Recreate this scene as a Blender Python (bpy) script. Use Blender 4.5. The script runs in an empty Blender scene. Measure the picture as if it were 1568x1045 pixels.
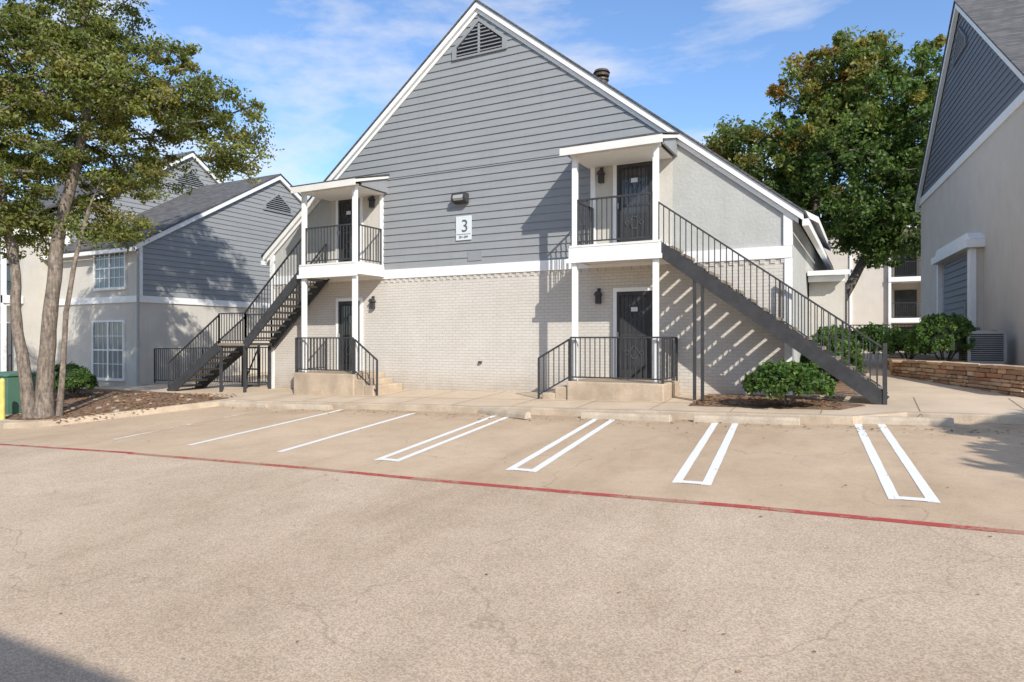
import bpy, math, random
import numpy as np
from mathutils import Vector, Matrix
random.seed(3)
D = bpy.data
scene = bpy.context.scene
COL = scene.collection

# ------------------------------------------------------------------ materials
def new_mat(name):
    m = D.materials.new(name); m.use_nodes = True
    nt = m.node_tree; b = nt.nodes['Principled BSDF']
    return m, nt, b
def N(nt, t, **kw):
    n = nt.nodes.new(t)
    for k, v in kw.items():
        if k in n.inputs.keys(): n.inputs[k].default_value = v
        else: setattr(n, k, v)
    return n
def mixc(nt, fac, a, b, mode='MIX'):
    n = nt.nodes.new('ShaderNodeMix'); n.data_type = 'RGBA'; n.blend_type = mode
    for sock, v in ((n.inputs[0], fac), (n.inputs[6], a), (n.inputs[7], b)):
        if hasattr(v, 'is_linked') or hasattr(v, 'links'): nt.links.new(v, sock)
        elif isinstance(v, (tuple, list)): sock.default_value = (*v, 1) if len(v) == 3 else v
        else: sock.default_value = v
    return n.outputs[2]
def ramp(nt, src, p0, p1, c0=(0,0,0), c1=(1,1,1)):
    r = nt.nodes.new('ShaderNodeValToRGB')
    r.color_ramp.elements[0].position = p0; r.color_ramp.elements[1].position = p1
    r.color_ramp.elements[0].color = (*c0, 1); r.color_ramp.elements[1].color = (*c1, 1)
    nt.links.new(src, r.inputs[0]); return r.outputs[0]
def noise(nt, coord, scale, detail=4, rough=.55):
    n = N(nt, 'ShaderNodeTexNoise', Scale=scale, Detail=detail, Roughness=rough)
    nt.links.new(coord, n.inputs['Vector']); return n.outputs['Fac']
def surf(name, col, rough=.8, var=.12, vscale=1.2, bump=.15, bscale=40, dirt=0.0, metallic=0, stretch=None, spec=.3, streak=0):
    m, nt, b = new_mat(name)
    tc = N(nt, 'ShaderNodeTexCoord'); co = tc.outputs['Object']
    if stretch:
        mp = N(nt, 'ShaderNodeMapping'); mp.inputs['Scale'].default_value = stretch
        nt.links.new(co, mp.inputs[0]); co2 = mp.outputs[0]
    else: co2 = co
    n1 = noise(nt, co2, vscale, 5)
    lo = tuple(c * (1 - var) for c in col); hi = tuple(min(1, c * (1 + var)) for c in col)
    c = mixc(nt, ramp(nt, n1, .3, .7), lo, hi)
    n2 = noise(nt, co, bscale, 3)
    c = mixc(nt, ramp(nt, n2, .35, .65), c, mixc(nt, 1.0, c, (1 - var*.7,)*3, 'MULTIPLY'))
    if dirt:
        n3 = noise(nt, co, .7, 6, .7)
        c = mixc(nt, ramp(nt, n3, .5, .75), c, tuple(x * (1 - dirt) for x in col))
    if streak:
        mp2 = N(nt, 'ShaderNodeMapping'); mp2.inputs['Scale'].default_value = (5,5,.35); nt.links.new(co, mp2.inputs[0])
        n4 = noise(nt, mp2.outputs[0], 1.3, 5, .6)
        c = mixc(nt, ramp(nt, n4, .52, .75, (0,0,0), (streak,)*3), c, tuple(x*.55 for x in col))
    nt.links.new(c, b.inputs['Base Color'])
    b.inputs['Roughness'].default_value = rough; b.inputs['Metallic'].default_value = metallic
    b.inputs['Specular IOR Level'].default_value = spec
    if bump:
        bp = N(nt, 'ShaderNodeBump', Strength=bump, Distance=.01)
        nt.links.new(n2, bp.inputs['Height']); nt.links.new(bp.outputs[0], b.inputs['Normal'])
    return m

def brick_mat(name, col, mortar, relief=.5, sc=1.0, col2=None):
    m, nt, b = new_mat(name)
    tc = N(nt, 'ShaderNodeTexCoord'); sep = N(nt, 'ShaderNodeSeparateXYZ'); nt.links.new(tc.outputs['Object'], sep.inputs[0])
    add = N(nt, 'ShaderNodeMath', operation='ADD'); nt.links.new(sep.outputs[0], add.inputs[0]); nt.links.new(sep.outputs[1], add.inputs[1])
    cb = N(nt, 'ShaderNodeCombineXYZ'); nt.links.new(add.outputs[0], cb.inputs[0]); nt.links.new(sep.outputs[2], cb.inputs[1])
    bt = N(nt, 'ShaderNodeTexBrick'); nt.links.new(cb.outputs[0], bt.inputs['Vector'])
    bt.inputs['Scale'].default_value = sc
    bt.inputs['Brick Width'].default_value = .21; bt.inputs['Row Height'].default_value = .075
    bt.inputs['Mortar Size'].default_value = .006; bt.inputs['Mortar Smooth'].default_value = .4
    bt.inputs['Bias'].default_value = 0
    bt.inputs['Color1'].default_value = (*col, 1); bt.inputs['Color2'].default_value = (*(col2 or tuple(c*.95 for c in col)), 1)
    bt.inputs['Mortar'].default_value = (*mortar, 1)
    n1 = noise(nt, tc.outputs['Object'], 1.1, 6, .65)
    c = mixc(nt, ramp(nt, n1, .3, .75), bt.outputs['Color'], mixc(nt, 1.0, bt.outputs['Color'], (.88,.87,.86), 'MULTIPLY'))
    mr = N(nt, 'ShaderNodeMapRange'); nt.links.new(sep.outputs[2], mr.inputs[0]); mr.inputs[1].default_value = .55; mr.inputs[2].default_value = -.1
    mu = N(nt, 'ShaderNodeMath', operation='MULTIPLY'); nt.links.new(mr.outputs[0], mu.inputs[0]); nt.links.new(noise(nt, tc.outputs['Object'], 3, 5), mu.inputs[1])
    c = mixc(nt, mu.outputs[0], c, (.36,.28,.19))
    nt.links.new(c, b.inputs['Base Color']); b.inputs['Roughness'].default_value = .85
    b.inputs['Specular IOR Level'].default_value = .2
    n2 = noise(nt, tc.outputs['Object'], 45, 3)
    s = N(nt, 'ShaderNodeMath', operation='MULTIPLY_ADD'); nt.links.new(bt.outputs['Fac'], s.inputs[0]); s.inputs[1].default_value = -1.5; nt.links.new(n2, s.inputs[2])
    bp = N(nt, 'ShaderNodeBump', Strength=relief, Distance=.01); nt.links.new(s.outputs[0], bp.inputs['Height']); nt.links.new(bp.outputs[0], b.inputs['Normal'])
    return m

M_siding = surf('siding_grey', (.285,.293,.296), .6, .06, .8, .08, 60, stretch=(1,1,8), streak=.14)
M_siding_dk = surf('siding_slate', (.16,.172,.20), .6, .05, .8, .08, 60)
M_brick = brick_mat('painted_brick', (.645,.60,.535), (.53,.49,.43), .6)
M_stucco = surf('stucco_grey', (.47,.465,.43), .9, .06, 2.5, 1.0, 14, .06, streak=.15)
M_stucco_b = surf('stucco_beige', (.58,.54,.475), .9, .06, 1.5, .7, 20, .08, streak=.2)
M_stucco_s = surf('stucco_warm', (.61,.55,.475), .9, .05, 1.5, .6, 22, .05, streak=.14)  # slightly warmer beige stucco, base tone of the right and rear building walls
M_white = surf('white_paint', (.83,.825,.80), .55, .04, 3, .05, 30, .05, streak=.05)
M_cream = surf('porch_trim', (.76,.735,.68), .6, .04, 3, .05, 30, .06)
M_iron = surf('dark_iron', (.055,.054,.055), .5, .2, 8, .1, 60, 0, 0)
M_tread = surf('stair_tread', (.28,.23,.18), .85, .15, 4, .3, 40)
def shingle_mat():
    m, nt, b = new_mat('roof_shingles')
    tc = N(nt, 'ShaderNodeTexCoord'); sep = N(nt, 'ShaderNodeSeparateXYZ'); nt.links.new(tc.outputs['Object'], sep.inputs[0])
    ad = N(nt, 'ShaderNodeMath', operation='ADD'); nt.links.new(sep.outputs[0], ad.inputs[0]); nt.links.new(sep.outputs[1], ad.inputs[1])
    cb = N(nt, 'ShaderNodeCombineXYZ'); nt.links.new(ad.outputs[0], cb.inputs[0]); nt.links.new(sep.outputs[2], cb.inputs[1])
    bt = N(nt, 'ShaderNodeTexBrick'); nt.links.new(cb.outputs[0], bt.inputs['Vector'])
    bt.inputs['Scale'].default_value = 1; bt.inputs['Brick Width'].default_value = .3; bt.inputs['Row Height'].default_value = .085
    bt.inputs['Mortar Size'].default_value = .006; bt.inputs['Color1'].default_value = (.065,.062,.062,1); bt.inputs['Color2'].default_value = (.11,.106,.103,1); bt.inputs['Mortar'].default_value = (.035,.035,.035,1)
    n1 = noise(nt, tc.outputs['Object'], 1.2, 6, .7)
    c = mixc(nt, ramp(nt, n1, .3, .7), bt.outputs['Color'], mixc(nt, 1.0, bt.outputs['Color'], (1.4,1.37,1.33), 'MULTIPLY'))
    nt.links.new(c, b.inputs['Base Color']); b.inputs['Roughness'].default_value = .9
    return m
M_roof = shingle_mat()
M_conc = surf('old_concrete', (.50,.395,.285), .9, .20, 1.8, .5, 35, .38, streak=.25)
M_walk = surf('concrete_walk', (.60,.47,.335), .9, .12, .8, .35, 40, .22)
M_stop = surf('wheel_stop_concrete', (.52,.43,.325), .9, .2, 3, .5, 35, .3)
M_dirt = surf('mulch_soil', (.26,.165,.10), .95, .45, 5, 1.0, 30, .3)
M_grass = surf('far_ground', (.26,.23,.14), .95, .3, 1.0, .5, 10)
M_bark = surf('bark', (.17,.14,.115), .95, .35, 5, 1.0, 14, stretch=(4,4,.8))
M_bark_l = surf('bark_light', (.235,.19,.15), .95, .5, 5, 1.0, 14, stretch=(4,4,.8))
M_door = surf('door_charcoal', (.05,.045,.045), .45, .1, 4, .03, 50)
M_orn = surf('door_scrollwork', (.12,.12,.12), .5, .1, 4, .03, 50)
M_plate = surf('signboard', (.66,.69,.69), .6, .03, 3, 0, 30)
M_signtx = surf('sign_lettering', (.10,.12,.14), .6, .02, 3, 0, 30)
M_green = surf('transformer_green', (.075,.16,.11), .5, .1, 3, .05, 30, .2)
M_yellow = surf('yellow_paint', (.62,.55,.16), .6, .12, 8, .1, 30)
M_gray = surf('metal_grey', (.36,.36,.35), .5, .08, 3, .05, 30)
M_acdk = surf('ac_coil', (.08,.08,.085), .6, .2, 20, .3, 60)
M_copper = surf('flue_metal', (.12,.095,.075), .5, .2, 8, .1, 40, 0, .4)
M_vent = surf('vent_louvre', (.27,.28,.29), .6, .05, 4, .05, 30)
M_dark = surf('dark_interior', (.02,.02,.022), .8, .1, 4, 0, 30)
M_rock = surf('rock', (.36,.29,.22), .95, .25, 6, .8, 20)
M_mortar = surf('mortar', (.30,.24,.18), .95, .2, 6, .8, 30)
M_joint = surf('joint_dirt', (.31,.235,.165), .95, .3, 6, .3, 30)

def attr_mat(name):
    m, nt, b = new_mat(name)
    at = N(nt, 'ShaderNodeAttribute', attribute_name='col'); tc = N(nt, 'ShaderNodeTexCoord')
    n1 = noise(nt, tc.outputs['Object'], 12, 5, .65)
    c = mixc(nt, ramp(nt, n1, .3, .7), mixc(nt, 1.0, at.outputs['Color'], (.7,.68,.66), 'MULTIPLY'), at.outputs['Color'])
    nt.links.new(c, b.inputs['Base Color']); b.inputs['Roughness'].default_value = .9
    bp = N(nt, 'ShaderNodeBump', Strength=.8, Distance=.02); nt.links.new(n1, bp.inputs['Height']); nt.links.new(bp.outputs[0], b.inputs['Normal'])
    return m
M_stone = attr_mat('sandstone')

def glass_mat(name, col):
    m, nt, b = new_mat(name)
    tc = N(nt, 'ShaderNodeTexCoord'); n1 = noise(nt, tc.outputs['Object'], 1.5, 3)
    c = mixc(nt, n1, tuple(x*.5 for x in col), tuple(x*1.6 for x in col))
    nt.links.new(c, b.inputs['Base Color']); b.inputs['Roughness'].default_value = .08
    b.inputs['Specular IOR Level'].default_value = .7
    return m
M_glass = glass_mat('window_glass', (.16,.18,.19))
M_glass_d = glass_mat('door_glass', (.05,.052,.055))

def paint_mat(name, col, wear=.5, under=(.58,.44,.31)):
    m, nt, b = new_mat(name)
    tc = N(nt, 'ShaderNodeTexCoord'); co = tc.outputs['Object']
    n1 = noise(nt, co, 14, 6, .8); n2 = noise(nt, co, 1.3, 3)
    mul = N(nt, 'ShaderNodeMath', operation='ADD'); nt.links.new(n1, mul.inputs[0]); nt.links.new(n2, mul.inputs[1])
    f = ramp(nt, mul.outputs[0], .98 + (1-wear)*.12, 1.16 + (1-wear)*.15)
    c = mixc(nt, f, col, under)
    n3 = noise(nt, co, 60, 3)
    c = mixc(nt, ramp(nt, n3, .35, .7), c, mixc(nt, 1.0, c, (.86,.84,.80), 'MULTIPLY'))
    nt.links.new(c, b.inputs['Base Color']); b.inputs['Roughness'].default_value = .8
    return m
M_stripe = paint_mat('white_line_paint', (.84,.83,.79), .6)
M_stripe_old = paint_mat('worn_line_paint', (.76,.70,.61), .95)
M_red = paint_mat('red_line_paint', (.44,.065,.055), .85, (.42,.22,.15))

def lot_mat():
    m, nt, b = new_mat('parking_concrete')
    tc = N(nt, 'ShaderNodeTexCoord'); co = tc.outputs['Object']
    sep = N(nt, 'ShaderNodeSeparateXYZ'); nt.links.new(co, sep.inputs[0])
    wob = noise(nt, co, .5, 3)
    ad = N(nt, 'ShaderNodeMath', operation='MULTIPLY_ADD'); nt.links.new(wob, ad.inputs[0]); ad.inputs[1].default_value = .25; nt.links.new(sep.outputs[1], ad.inputs[2])
    mr = N(nt, 'ShaderNodeMapRange'); nt.links.new(ad.outputs[0], mr.inputs[0])
    mr.inputs[1].default_value = -8.2; mr.inputs[2].default_value = -7.8
    stall = mr.outputs[0]
    big = noise(nt, co, .22, 6, .6); med = noise(nt, co, 1.4, 6, .65); fine = noise(nt, co, 110, 4, .7); mid = noise(nt, co, 7, 5, .7)
    c_st = mixc(nt, ramp(nt, med, .3, .7), (.555,.415,.282), (.635,.485,.34))
    c_dr = mixc(nt, ramp(nt, med, .3, .7), (.575,.45,.33), (.655,.52,.39))
    c = mixc(nt, stall, c_dr, c_st)
    c = mixc(nt, ramp(nt, big, .36, .64), c, mixc(nt, 1.0, c, (.83,.815,.80), 'MULTIPLY'))
    mps = N(nt, 'ShaderNodeMapping'); mps.inputs['Scale'].default_value = (.9,.16,1); nt.links.new(co, mps.inputs[0])
    flow = noise(nt, mps.outputs[0], 1.0, 5, .6)
    c = mixc(nt, ramp(nt, flow, .5, .72, (0,0,0), (.85,.85,.85)), c, mixc(nt, 1.0, c, (.83,.80,.77), 'MULTIPLY'))
    pale = noise(nt, co, .6, 5, .7)
    c = mixc(nt, ramp(nt, pale, .56, .72, (0,0,0), (.5,.5,.5)), c, mixc(nt, 1.0, c, (1.10,1.10,1.12), 'MULTIPLY'))
    mk = N(nt, 'ShaderNodeMapRange'); nt.links.new(sep.outputs[1], mk.inputs[0]); mk.inputs[1].default_value = -4.0; mk.inputs[2].default_value = -2.7
    mk2 = N(nt, 'ShaderNodeMath', operation='MULTIPLY'); nt.links.new(mk.outputs[0], mk2.inputs[0]); nt.links.new(ramp(nt, noise(nt, co, 1.8, 6, .7), .35, .7), mk2.inputs[1])
    c = mixc(nt, mk2.outputs[0], c, (.34,.24,.15))
    vo = N(nt, 'ShaderNodeTexVoronoi', Scale=95.0); nt.links.new(co, vo.inputs['Vector'])
    sepc = N(nt, 'ShaderNodeSeparateColor'); nt.links.new(vo.outputs['Color'], sepc.inputs[0])
    agg = mixc(nt, ramp(nt, sepc.outputs[0], .05, .95), (.68,.67,.66), (1.20,1.18,1.15))
    inv = N(nt, 'ShaderNodeMath', operation='MULTIPLY_ADD'); nt.links.new(stall, inv.inputs[0]); inv.inputs[1].default_value = -.55; inv.inputs[2].default_value = .85
    c = mixc(nt, inv.outputs[0], c, mixc(nt, 1.0, c, agg, 'MULTIPLY'))
    c = mixc(nt, ramp(nt, fine, .55, .75), c, mixc(nt, 1.0, c, (.80,.78,.76), 'MULTIPLY'))
    c = mixc(nt, ramp(nt, mid, .5, .75), c, mixc(nt, 1.0, c, (.92,.91,.90), 'MULTIPLY'))
    v2 = N(nt, 'ShaderNodeTexVoronoi', Scale=2.2); nt.links.new(co, v2.inputs['Vector'])
    sp = ramp(nt, v2.outputs['Distance'], .0, .045, (.8,.8,.8), (0,0,0))
    c = mixc(nt, sp, c, (.18,.15,.12))
    v3 = N(nt, 'ShaderNodeTexVoronoi', Scale=.7); nt.links.new(co, v3.inputs['Vector'])
    sp2 = ramp(nt, v3.outputs['Distance'], .02, .22, (.25,.25,.25), (0,0,0))
    c = mixc(nt, sp2, c, (.26,.20,.15))
    dn = N(nt, 'ShaderNodeTexNoise', Scale=1.2, Detail=5); nt.links.new(co, dn.inputs['Vector'])
    vm = N(nt, 'ShaderNodeVectorMath', operation='MULTIPLY_ADD'); nt.links.new(dn.outputs['Color'], vm.inputs[0]); vm.inputs[1].default_value = (1.1,)*3; nt.links.new(co, vm.inputs[2])
    v4 = N(nt, 'ShaderNodeTexVoronoi', Scale=.24); v4.feature = 'DISTANCE_TO_EDGE'; nt.links.new(vm.outputs[0], v4.inputs['Vector'])
    cm = N(nt, 'ShaderNodeMath', operation='MULTIPLY'); nt.links.new(ramp(nt, v4.outputs['Distance'], .0, .004, (.45,.45,.45), (0,0,0)), cm.inputs[0]); nt.links.new(ramp(nt, noise(nt, co, .35, 2), .40, .55), cm.inputs[1])
    c = mixc(nt, cm.outputs[0], c, (.24,.18,.13))
    nt.links.new(c, b.inputs['Base Color']); b.inputs['Roughness'].default_value = .88; b.inputs['Specular IOR Level'].default_value = .2
    bp = N(nt, 'ShaderNodeBump', Strength=.4, Distance=.008)
    nt.links.new(fine, bp.inputs['Height']); nt.links.new(bp.outputs[0], b.inputs['Normal'])
    return m
M_lot = lot_mat()

def leaf_mat(name):
    m = D.materials.new(name); m.use_nodes = True; nt = m.node_tree
    b = nt.nodes['Principled BSDF']; out = nt.nodes['Material Output']
    at = N(nt, 'ShaderNodeAttribute', attribute_name='col')
    c = at.outputs['Color']
    nt.links.new(c, b.inputs['Base Color']); b.inputs['Roughness'].default_value = .5; b.inputs['Specular IOR Level'].default_value = .35
    tr = N(nt, 'ShaderNodeBsdfTranslucent'); nt.links.new(mixc(nt, 1.0, c, (1.3,1.3,.8), 'MULTIPLY'), tr.inputs[0])
    mx = N(nt, 'ShaderNodeMixShader'); mx.inputs[0].default_value = .42
    nt.links.new(b.outputs[0], mx.inputs[1]); nt.links.new(tr.outputs[0], mx.inputs[2]); nt.links.new(mx.outputs[0], out.inputs[0])
    return m
M_leaf = leaf_mat('foliage')

# ------------------------------------------------------------------ mesh helpers
def empty(name):
    e = D.objects.new(name, None); COL.objects.link(e); return e
class MB:
    def __init__(s, T=None): s.v = []; s.f = []; s.T = T or Matrix.Identity(4)
    def add(s, vs, fs):
        o = len(s.v); s.v += [tuple(s.T @ Vector(v)) for v in vs]; s.f += [tuple(o+i for i in f) for f in fs]
    def box(s, x0, x1, y0, y1, z0, z1):
        vs = [(x,y,z) for z in (z0,z1) for y in (y0,y1) for x in (x0,x1)]
        s.add(vs, [(0,2,3,1),(4,5,7,6),(0,1,5,4),(2,6,7,3),(0,4,6,2),(1,3,7,5)])
    def prism(s, poly, y0, y1):
        n = len(poly)
        vs = [(x,y0,z) for x,z in poly] + [(x,y1,z) for x,z in poly]
        s.add(vs, [tuple(range(n)), tuple(range(2*n-1,n-1,-1))] + [(i,i+n,(i+1)%n+n,(i+1)%n) for i in range(n)])
    def prismx(s, poly, x0, x1):
        n = len(poly)
        vs = [(x0,y,z) for y,z in poly] + [(x1,y,z) for y,z in poly]
        s.add(vs, [tuple(range(n)), tuple(range(2*n-1,n-1,-1))] + [(i,i+n,(i+1)%n+n,(i+1)%n) for i in range(n)])
    def bar(s, a, b, w, h):
        a = Vector(a); b = Vector(b); d = (b-a).normalized()
        up = Vector((0,0,1)) if abs(d.z) < .95 else Vector((0,1,0))
        sd = d.cross(up).normalized(); u2 = sd.cross(d).normalized()
        vs = []
        for p in (a, b):
            for i, j in ((-1,-1),(1,-1),(1,1),(-1,1)): vs.append(tuple(p + sd*(w/2*i) + u2*(h/2*j)))
        s.add(vs, [(0,1,2,3),(7,6,5,4),(0,4,5,1),(1,5,6,2),(2,6,7,3),(3,7,4,0)])
    def tube(s, pts, rs, n=8):
        rings = []
        for i, p in enumerate(pts):
            p = Vector(p)
            d = (Vector(pts[min(i+1,len(pts)-1)]) - Vector(pts[max(i-1,0)])).normalized()
            up = Vector((1,0,0)) if abs(d.x) < .8 else Vector((0,1,0))
            a = d.cross(up).normalized(); b = d.cross(a)
            rings.append([tuple(p + (a*math.cos(2*math.pi*k/n) + b*math.sin(2*math.pi*k/n))*rs[i]) for k in range(n)])
        vs = [v for r in rings for v in r]; fs = []
        for i in range(len(pts)-1):
            for k in range(n): fs.append((i*n+k, i*n+(k+1)%n, (i+1)*n+(k+1)%n, (i+1)*n+k))
        fs.append(tuple(range(n))); fs.append(tuple(range(len(vs)-1, len(vs)-n-1, -1)))
        s.add(vs, fs)
    def obj(s, name, mat, parent=None, smooth=False, bevel=0):
        me = D.meshes.new(name); me.from_pydata(s.v, [], s.f); me.update()
        ob = D.objects.new(name, me); COL.objects.link(ob); me.materials.append(mat)
        if parent: ob.parent = parent
        if smooth:
            for p in me.polygons: p.use_smooth = True
        if bevel:
            md = ob.modifiers.new('b', 'BEVEL'); md.width = bevel; md.segments = 2; md.limit_method = 'ANGLE'
        return ob
def box_obj(name, mat, parent, *b, T=None, bevel=0):
    m = MB(T); m.box(*b); return m.obj(name, mat, parent, bevel=bevel)

def siding(m, rng, z0, z1, y=0.0, exp=.195):
    z = z0
    while z < z1 - .01:
        zt = min(z + exp, z1)
        a0, a1 = rng(z); b0, b1 = rng(zt)
        if a1 - a0 > .02:
            m.add([(a0,y-.034,z),(a1,y-.034,z),(b1,y-.008,zt),(b0,y-.008,zt),(a0,y,z),(a1,y,z)],
                  [(0,1,2,3),(4,5,1,0)])
        z = zt
def railing(m, a, b, h=.95, gap=.115, low=.09, bw=.018):
    a = Vector(a); b = Vector(b); L = (Vector((b.x,b.y,0)) - Vector((a.x,a.y,0))).length
    m.bar(a+Vector((0,0,h)), b+Vector((0,0,h)), .045, .035)
    m.bar(a+Vector((0,0,low)), b+Vector((0,0,low)), .03, .03)
    n = max(2, int(L/gap))
    for i in range(n+1):
        p = a.lerp(b, i/n); w = .04 if i in (0, n) else bw
        m.box(p.x-w/2, p.x+w/2, p.y-w/2, p.y+w/2, p.z+(0 if i in (0,n) else low), p.z+h)

# ------------------------------------------------------------------ ground
def gh(x, y):
    cx = min(max(x,-30),25); cy = min(max(y,-40),8)
    return -.106 + .024*(cx-6.72) + .049*(cy+2.85)
def sheet(xs, ys, dz):
    m = MB(); vs = [(x,y,gh(x,y)+dz) for y in ys for x in xs]; n = len(xs)
    m.add(vs, [(j*n+i, j*n+i+1, (j+1)*n+i+1, (j+1)*n+i) for j in range(len(ys)-1) for i in range(n-1)])
    return m
sheet([-700,-30,25,700], [-700,-40,8,900], -.012).obj('ground', M_grass)
sheet([-30,25], [-40,-1], 0).obj('parking_lot', M_lot)
pad = [(-30,-7.1),(-8.3,-7.1),(-7.6,-6.8),(-7.3,-6.2),(-6.3,-3.1),(-5.9,-2.8),(8.8,-2.75),(9.6,-2.2),(25,-2.2),(25,8),(-30,8)]
m = MB(); m.add([(x,y,gh(x,y)+.12) for x,y in pad], [tuple(range(len(pad)))])
m.add([(x,y,gh(x,y)+.12) for x,y in ((-30,8),(25,8),(25,80),(-30,80))], [(0,1,2,3)])
m.obj('pavement', M_walk)
m = MB()
for x in [i*1.5-5.2 for i in range(12)]:
    m.add([(a,b,gh(a,b)+.124) for a,b in ((x,-2.55),(x+.018,-2.55),(x+.018,-.02),(x,-.02))],[(0,1,2,3)])
m.add([(a,b,gh(a,b)+.1245) for a,b in ((-5.8,-1.5),(9,-1.5),(9,-1.482),(-5.8,-1.482))],[(0,1,2,3)])
m.obj('pavement_joints', M_joint)
kp = pad[:9]
m = MB()
pts = []
for i in range(len(kp)-1):
    a = Vector(kp[i]); b = Vector(kp[i+1]); k = max(1,int((b-a).length/.6))
    for j in range(k): pts.append(a.lerp(b,j/k))
pts.append(Vector(kp[-1]))
rk = random.Random(12)
prof = [(.05,-.01),(.02,.105),(-.0,.128),(-.14,.128),(-.15,.10)]
vs = []
for i, p in enumerate(pts):
    t = (pts[min(i+1,len(pts)-1)]-pts[max(i-1,0)]).normalized(); nrm = Vector((t.y,-t.x)); e = rk.uniform(-.012,.012); ez = rk.uniform(-.004,.012)
    for d, z in prof:
        q = p + nrm*(d+e); vs.append((q.x, q.y, gh(q.x,q.y)+z+(ez if z > .1 else 0)))
n = len(prof)
m.add(vs, [(i*n+k, (i+1)*n+k, (i+1)*n+k+1, i*n+k+1) for i in range(len(pts)-1) for k in range(n-1)])
m.obj('kerb', M_conc)
def bed(name, poly, dz=.128, mat=None):
    m = MB(); m.add([(x,y,gh(x,y)+dz) for x,y in poly], [tuple(range(len(poly)))]); return m.obj(name, mat or M_dirt)
bed('mulch_bed', [(-18,-6.6),(-8.2,-6.7),(-7.6,-6.2),(-6.75,-3.2),(-6.6,-2.4),(-9.2,-1.7),(-14.3,-1.0),(-18,-1.0)])
bed('mulch_bed', [(5.9,-1.9),(8.6,-2.0),(9.0,-1.3),(8.2,-.6),(7.7,0),(5.9,0)])
bed('mulch_bed', [(7.62,.3),(8.9,.3),(9.0,5.5),(7.62,5.5)])

def stripe(m, x0, y0, x1, y1, w, dz=.004):
    d = Vector((x1-x0, y1-y0)).normalized(); n_ = Vector((-d.y, d.x))*w/2
    k = 14; vs = []
    for i in range(k+1):
        t = i/k; x = x0+(x1-x0)*t; y = y0+(y1-y0)*t; e = .006*random.uniform(-1,1)
        for sgn in (-1,1):
            px, py = x+n_.x*sgn*(1+e*8), y+n_.y*sgn*(1+e*8); vs.append((px,py,gh(px,py)+dz))
    m.add(vs, [(2*i,2*i+1,2*i+3,2*i+2) for i in range(k)])
m = MB(); mo = MB()
fy = [-2.95,-2.95,-3.1,-3.1,-3.05,-2.95,-2.35]
for i in range(7):
    xn = -3.8 + 2.207*i; xf = xn - .42
    if i < 3: stripe(mo if i == 0 else m, xn, -7.35, xf, fy[i], .12)
    else:
        g = .17
        stripe(m, xn-g, -7.4, xf-g, fy[i], .11); stripe(m, xn+g, -7.4, xf+g, fy[i], .11)
        stripe(m, xn-g, -7.33, xn+g, -7.33, .12, .007)
stripe(m, 11.6, -7.4, 11.2, -2.35, .11)
m.obj('parking_line_markings', M_stripe); mo.obj('parking_line_markings', M_stripe_old)
m = MB()
stripe(m, -9.5, -8.75, -5.6, -8.35, .10); stripe(m, -5.6, -8.35, -2, -8.15, .10, .004)
for a in range(-2, 24, 2): stripe(m, a, -8.15+.03*math.sin(a), a+2, -8.15+.03*math.sin(a+2), .11, .004)
m.obj('fire_lane_line', M_red)

def stop(cx, cy, rot, L=1.75):
    T = Matrix.Translation((cx,cy,gh(cx,cy)-.01)) @ Matrix.Rotation(math.radians(rot),4,'Z') @ Matrix.Rotation(.024*-1,4,'Y')
    m = MB(T); m.prismx([(-.09,0),(.09,0),(.075,.08),(.045,.13),(-.045,.13),(-.075,.08)], -L/2, L/2)
    m.obj('wheel_stop', M_stop, bevel=.012)
for a in ((-5.3,-3.0,0),(-3.2,-3.05,2),(2.35,-3.05,-24),(5.0,-3.05,-2),(7.15,-3.0,1),(9.35,-2.6,2)): stop(*a)

# ------------------------------------------------------------------ main building
B = empty('apartment_building')
PK = 10.2; SL = .79; HW = 7.6
def rz(x): return PK - SL*abs(x)
m = MB(); zl = rz(HW) - .14
m.prism([(-HW,-1),(HW,-1),(HW,zl),(0,PK-.14),(-HW,zl)], 0, 12); m.obj('walls', M_stucco, B)
m = MB()
for a, b in ((-HW+.02, -4.85), (-3.95, 3.74), (4.7, HW-.02)): m.box(a, b, -.014, .05, -.9, 3.07)
for a, b in ((-4.85,-3.95),(3.74,4.7)): m.box(a, b, -.014, .05, 2.5, 3.07)
m.obj('painted_brick_wall', M_brick, B)
m = MB()
for s in (-1,1):
    m.box(min(s*3.22,s*5.1), max(s*3.22,s*5.1), -.012, .03, 3.33, 5.9)
m.obj('porch_wall', M_stucco_b, B)
m = MB()
x = -HW+.1
while x < HW-.1:
    m.box(x, x+.10, -.035, -.014, 2.965, 3.058); x += .21
m.obj('dentil_course', M_brick, B)
m = MB()
siding(m, lambda z: (-3.14,3.14), 3.32, 5.9)
siding(m, lambda z: (-(PK-.30-z)/SL, (PK-.30-z)/SL), 5.9, PK-.32)
m.obj('lap_siding', M_siding, B)
m = MB()
m.box(-HW-.02, HW+.02, -.055, .02, 3.06, 3.315)
m.box(-3.26,-3.14,-.05,.02,3.32,5.9); m.box(3.14,3.26,-.05,.02,3.32,5.9)
for s in (-1,1):
    xa, xb = sorted((s*(HW-.14), s*(HW+.03)))
    m.box(xa, xb, -.05, .12, 3.32, rz(HW)-.05); m.box(xa+.02, xb-.005, -.045, .10, -.6, 3.055)
m.obj('white_trim', M_white, B)
m = MB()
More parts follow.
